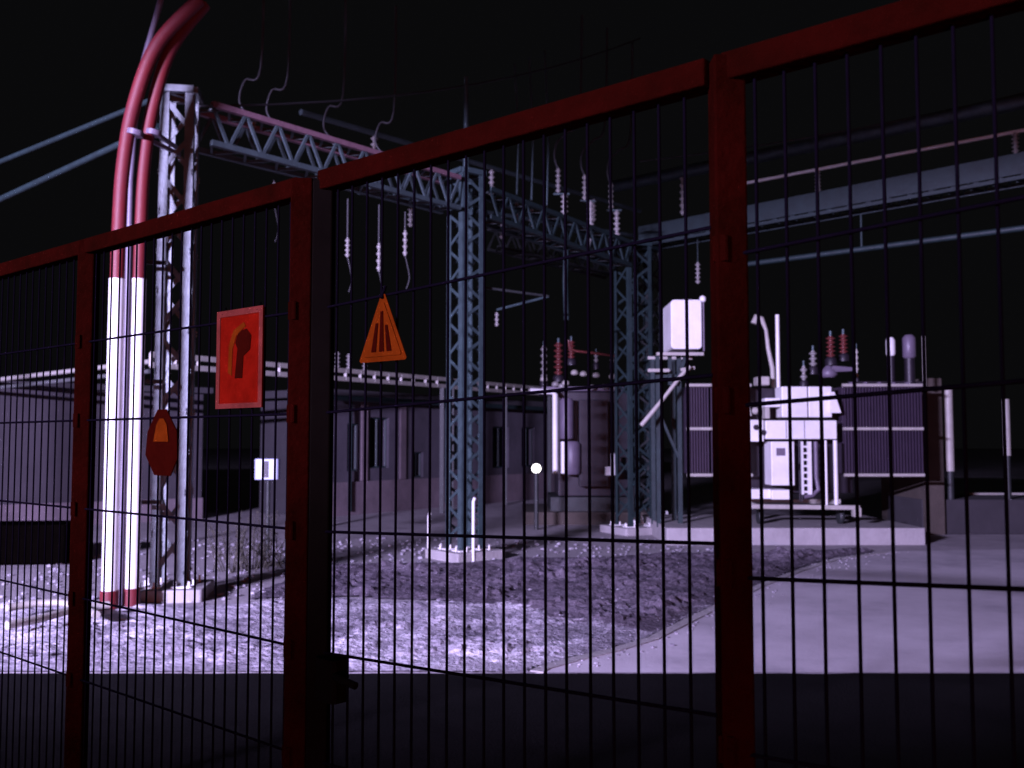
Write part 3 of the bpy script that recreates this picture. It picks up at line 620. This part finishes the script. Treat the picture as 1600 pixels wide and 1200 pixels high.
# small lit globe on a bollard
p = P(838, 732, 17.6); L = thing('bollard_light', (p.x, p.y, 0), 'small glowing white globe on a dark bollard, left of the dark transformer', 'lamp')
MB().tube([(p.x, p.y, 0), (p.x, p.y, p.z - .07)], .04, 10).build('bollard', M['darksteel'], L)
m = MB(); m.lathe((p.x, p.y, p.z - .085), [(.085 * math.sin(R(a)) + .001, .085 - .085 * math.cos(R(a))) for a in range(10, 171, 16)], 16); m.build('globe', M['lamp'], L)

# ------------------------------------------------------------------ right edge: firewall, standing pipes, kerbs
o = MB().box(((xx(1443, 16.6) + xx(1473, 16.6)) / 2, 17.6, 1.35), (xx(1473, 16.6) - xx(1443, 16.6), 2.0, 2.7)).build('firewall', M['firewall'], None, .02); tag(o, 'narrow brown concrete firewall right of the large transformer', 'wall')
for px, y0, y1, w, lab in ((1482, 608, 736, .075, 'cream standing pipe just right of the brown firewall'), (1572, 624, 712, .06, 'cream standing pipe at the right edge of the view')):
    Y = 16.8; x = xx(px, Y); th = thing('standing_pipe', (x, Y, 0), lab, 'pipe', 'cream standing pipes at the right')
    MB().tube([(x, Y, zy(y1, Y)), (x, Y, zy(y0, Y))], w, 14).build('pipe', M['cream'], th)
    MB().tube([(x, Y, 0), (x, Y, zy(y1, Y))], w * .8, 12).build('stub', M['darksteel'], th)
for a, b, yy, Y, lab in ((1436, 1522, 788, 17.0, 'pale low rail on the ground right of the large transformer'), (1512, 1640, 773, 18.2, 'pale low rail farther back at the right edge')):
    o = MB().box(((xx(a, Y) + xx(b, Y)) / 2, Y, zy(yy, Y)), (xx(b, Y) - xx(a, Y), .12, .09)).build('low_rail', M['cream'], None, .01); tag(o, lab, 'rail', 'low rails at the right')
    q = MB()
    for k in (.1, .9): x = xx(a, Y) + (xx(b, Y) - xx(a, Y)) * k; q.box((x, Y, zy(yy, Y) / 2 - .03), (.1, .1, zy(yy, Y) - .02))
    o2 = q.build('support', M['darksteel'], o)
o = MB().box((9.4, 17.5, .3), (4.6, 1.6, .6), 0, .03).build('low_wall', M['wall_dim'], None, .02); tag(o, 'low dark block wall behind the rails at the right edge', 'wall')

# ------------------------------------------------------------------ cable ladder bridge
def bridge(pts, label):
    th = thing('cable_ladder', (pts[0][0], pts[0][1], 0), label, 'cable ladder', 'cable ladders on posts'); pts = [Vector(p) for p in pts]
    for s in (.09, -.07):
        m = MB(); m.bar(pts[0] + uz * s, pts[1] + uz * s, .05, .085); m.build('side_rail', M['cream'], th)
    m = MB(); L = (pts[1] - pts[0]).length; n = int(L / .45)
    for i in range(n + 1): c = pts[0].lerp(pts[1], i / n); MB().bar(c - uz * .09, c + uz * .11, .05, .035).build('rung', M['cream'], th)
    for k in (.03, .5, .97):
        c = pts[0].lerp(pts[1], k); MB().bar((c.x, c.y, 0), (c.x, c.y, c.z - .1), .09, .09).build('post', M['darksteel'], th)
    return th
bridge([P(236, 563, 14.5), P(700, 599, 22)], 'pale cable ladder crossing behind the first and middle towers')
bridge([P(700.5, 600, 22.05), P(862, 613, 27)], 'dim far stretch of cable ladder between the middle tower and the dark transformer')
th = thing('pipe_rack', P(90, 590, 16), 'pair of dim grey pipes along the wall at the far left', 'pipes')
MB().tube([P(-60, 600, 17.6), P(234, 565, 15)], .04, 8).build('pipe', M['cream'], th); MB().tube([P(-60, 612, 17.6), P(234, 580, 15)], .035, 8).build('pipe', M['busbar'], th)
q = P(-60, 604, 17.6); MB().bar((q.x, q.y, 0), (q.x, q.y, q.z), .08, .08).build('post', M['darksteel'], th)
for k, ins in enumerate(((527, 563, 18.9), (545, 566, 19.2), (570, 569, 19.6))):
    b = P(ins[0], ins[1] + 12, ins[2]); m = MB(); insulator(m, b, .32, .06, 4); o = m.build('post_insulator', M['porcelain']); tag(o, ('leftmost', 'middle', 'rightmost')[k] + ' of the three short insulators standing on the pale cable ladder', 'insulator', 'insulators on the cable ladder')

# ------------------------------------------------------------------ buildings behind
def wall_between(px0, Y0, px1, Y1):
    a = Vector((xx(px0, Y0), Y0, 0)); b = Vector((xx(px1, Y1), Y1, 0)); return a, b
a, b = wall_between(505, 20.5, 872, 28); d = (b - a).normalized(); nrm = Vector((d.y, -d.x, 0)); ang = math.atan2(d.y, d.x); Ln = (b - a).length
H = 2.55; Bd = thing('control_building', (a + b) / 2, 'low grey-violet building with dark windows and a paler base behind the middle tower', 'building')
def wbox(u0, u1, z0, z1, out, dep): c = a + d * ((u0 + u1) / 2) + nrm * (out - dep / 2); return MB().box((c.x, c.y, (z0 + z1) / 2), (u1 - u0, dep, z1 - z0), ang)
def upx(px): k = (px - 800) / F; return (k * a.y - a.x) / (d.x - k * d.y)
wins = [(543, 562, .95, 2.0), (578, 608, 1.0, 2.15), (646, 662, .75, 1.35), (705, 730, .9, 2.0), (770, 795, .9, 2.0), (815, 835, .9, 2.0)]
uw = [(upx(p0), upx(p1), z0, z1) for p0, p1, z0, z1 in wins]
m = MB(); cur = 0
def addw(u0, u1, z0, z1):
    c = a + d * ((u0 + u1) / 2) - nrm * .15; m.box((c.x, c.y, (z0 + z1) / 2), (u1 - u0, .3, z1 - z0), ang)
for u0, u1, z0, z1 in uw: addw(cur, u0, 0, H); addw(u0, u1, 0, z0); addw(u0, u1, z1, H); cur = u1
addw(cur, Ln, 0, H)
m.build('wall', M['wall'], Bd)
for u0, u1, z0, z1 in uw:
    w_ = wbox(u0, u1, z0, z1, -.18, .04).build('window', M['glass'], Bd)
    f = MB()
    for z in (z0 + .02, z1 - .02): c0_ = a + d * u0 - nrm * .1 + uz * z; c1_ = a + d * u1 - nrm * .1 + uz * z; f.bar(c0_, c1_, .05, .04)
    for u in (u0 + .02, u1 - .02, (u0 + u1) / 2): c_ = a + d * u - nrm * .1; f.bar(c_ + uz * z0, c_ + uz * z1, .035, .05)
    f.build('frame', M['darkgalv'], w_)
wbox(-.1, Ln + .1, 0, .72, .10, .1 - .002).build('base_course', M['plinth'], Bd)
c = (a + b) / 2 - nrm * 1.0; MB().box((c.x, c.y, H + .09), (Ln + .3, 2.4, .16), ang).build('roof', M['wall_dim'], Bd)
c = (a + b) / 2 - nrm * 1.2; MB().box((c.x, c.y, H / 2 - .02), (Ln - .05, 1.7, H - .05), ang).build('core', M['wall_dim'], Bd)
for u in (upx(568), upx(628)): wbox(u - .09, u + .09, .73, H - .003, .06, .06 - .002).build('pilaster', M['plinth'], Bd)
p = a + d * upx(574) + nrm * .2; MB().box((p.x, p.y, zy(624, p.y)), (.3, .12, .08), ang, .02).build('wall_lamp', M['porcelain'], Bd)

a2 = Vector((xx(-120, 17), 17, 0)); b2 = Vector((xx(318, 20), 20, 0)); dd = (b2 - a2).normalized(); an = math.atan2(dd.y, dd.x); nn = Vector((dd.y, -dd.x, 0)); L2 = (b2 - a2).length
SH = thing('storage_shed', (a2 + b2) / 2, 'plain dim grey shed wall at the left, behind the thin fence post', 'building')
c = (a2 + b2) / 2 - nn * 2; MB().box((c.x, c.y, 1.3), (L2, 4, 2.6), an).build('wall', M['shedwall'], SH, .02)
MB().box((c.x, c.y, 2.66), (L2 + .3, 4.3, .12), an).build('roof', M['wall_dim'], SH, .01)
c = (a2 + b2) / 2 + nn * .03; MB().box((c.x, c.y, .22), (L2, .055, .44), an).build('base_course', M['plinth'], SH)
for px in (540, 690):
    p = a + d * upx(px) + nrm * .16; MB().tube([(p.x, p.y, .1), (p.x, p.y, H)], .04, 8).build('downpipe', M['darkgalv'], Bd)
p0_ = a + d * .05 + nrm * .3; p1_ = a + d * (Ln - .05) + nrm * .3; MB().tube([(p0_.x, p0_.y, H - .02), (p1_.x, p1_.y, H - .04)], .06, 8).build('gutter', M['darkgalv'], Bd)
# dark container at the lower left
o = MB().box((xx(38, 12.5), 12.8, .28), (1.1, .7, .5), .1, .03).build('cable_trough', M['black'], None, .02); tag(o, 'black trough box on the ground at the far left, before the shed', 'box')
# meter box on a post
p = P(418, 733, 13.5); th = thing('meter_box', (p.x, p.y, 0), 'small pale blue meter box with a dark slot, on a post', 'box')
mb_ = MB().box((p.x, p.y, p.z), (.33, .16, .29), 0, .02).build('casing', M['meter'], th, .008)
MB().box((p.x, p.y - .082, p.z), (.07, .01, .23)).build('slot', M['tank'], mb_)
MB().tube([(p.x, p.y + .05, 0), (p.x, p.y + .05, p.z)], .03, 10).build('post', M['darksteel'], th)
# dry weeds around its foot
for k, (px, Y, lab) in enumerate(((378, 12.0, 'dry spindly shrub left of the meter box post'), (430, 12.4, 'dry spindly shrub right of the meter box post, beside the double post'))):
    c = Vector((xx(px, Y), Y, 0)); th = thing('dry_shrub', c, lab, 'shrub', 'dry shrubs by the meter box'); m = MB(); lf = MB()
    for i in range(26):
        q = c + Vector((random.gauss(0, .14), random.gauss(0, .12), 0)); h = random.uniform(.25, .75); ln = Vector((random.gauss(0, .16), random.gauss(0, .16), h))
        m.tube([q, q + ln * .5 + Vector((random.gauss(0, .03), 0, 0)), q + ln], [.008, .006, .003], 5)
        for j in range(12):
            e = q + ln * random.uniform(.35, 1) + Vector((random.gauss(0, .05), random.gauss(0, .05), random.gauss(0, .03))); v1 = Vector((random.gauss(0, .02), random.gauss(0, .02), random.gauss(0, .02))); v2 = Vector((random.gauss(0, .02), random.gauss(0, .02), random.gauss(0, .02)))
            lf.add([e, e + v1, e + v2], [(0, 1, 2)])
    m.build('stems', M['weed'], th); lf.build('leaves', M['weed'], th)
# pale hoses on the ground, left edge
for i, (pp, lab) in enumerate((([(10, 973), (50, 966), (90, 964), (118, 968), (150, 985)], 'upper pale curved hose lying on the ground at the left edge'), ([(10, 1003), (60, 992), (100, 980), (135, 972), (170, 968)], 'lower pale straight hose lying on the ground at the left edge'))):
    pts = [G(*q) + uz * .13 for q in pp]; o = MB().tube(pts, .035, 8).build('hose', M['cream']); tag(o, lab, 'hose', 'hoses on the ground')
# small bright stones / fittings round the middle tower foot
for k, (px, Y, h) in enumerate(((740, 12.9, .8), (671, 13.6, .55))):
    x = xx(px, Y); o = MB().tube([(x, Y, 0), (x, Y, h), (x + .02, Y, h + .05)], .022, 8).build('earthing_rod', M['white']); tag(o, ('pale earthing rod at the right foot of the middle tower', 'pale shorter earthing rod left of the middle tower')[k], 'rod', 'earthing rods')

# camera crew floodlight that lights the yard (outside the frame, behind the camera on the left)
lp = Vector(FLOOD.location); aim = (Vector((1.2, 15.5, 1.2)) - lp).normalized()
th = thing('floodlight_mast', (lp.x, lp.y, 0), 'floodlight mast outside the fence, behind the camera on the left', 'lamp')
MB().tube([(lp.x, lp.y, 0), (lp.x, lp.y, lp.z - .5)], [.08, .05], 12).build('mast', M['darksteel'], th)
m = MB(); c = lp - Vector((0, .14, 0)); m.box(c, (2.4, .2, .3), R(-12), .03); m.build('housing', M['darksteel'], th)

hd = m.build('lamp_head', M['darksteel'], th) if False else [o for o in th.children if o.name.startswith('housing')][0]
DW = 0
def beam_flag(dz_target, y_target, dist, name, down):
    d_ = Vector((0, y_target - lp.y, dz_target - lp.z)).normalized(); f_ = Vector((aim.x, aim.y, 0)) / max(aim.y, .01) * 0
    # added unseen board, edge level, that blocks part of the flood beam
    e = lp + d_ * dist; e2 = lp + d_ * (dist * .12) + uz * (-.12 if down else .12)
    MB().poly([(lp.x - 1.5, e2.y, e2.z), (lp.x + 1.5, e2.y, e2.z), (lp.x + 5.2, e.y, e.z), (lp.x - 1.6, e.y, e.z)], (0, 0, -.02 if down else .02)).build(name, M['darksteel'], hd)
beam_flag(5.6, 11, 2.0, 'added_upper_flag', False)

beam_flag(0, RY - 1.3, 2.3, 'added_lower_flag', True)

th = thing('light_bar', (.5, -3.3, 0), 'red light bar on a low stand behind the camera', 'lamp')
MB().box((.5, -3.3, 1.0), (1.3, .12, .2), 0, .02).build('housing', M['darksteel'], th)
for x in (0, 1): MB().tube([(x, -3.3, 0), (x, -3.3, .9)], .02, 8).build('leg', M['darksteel'], th)
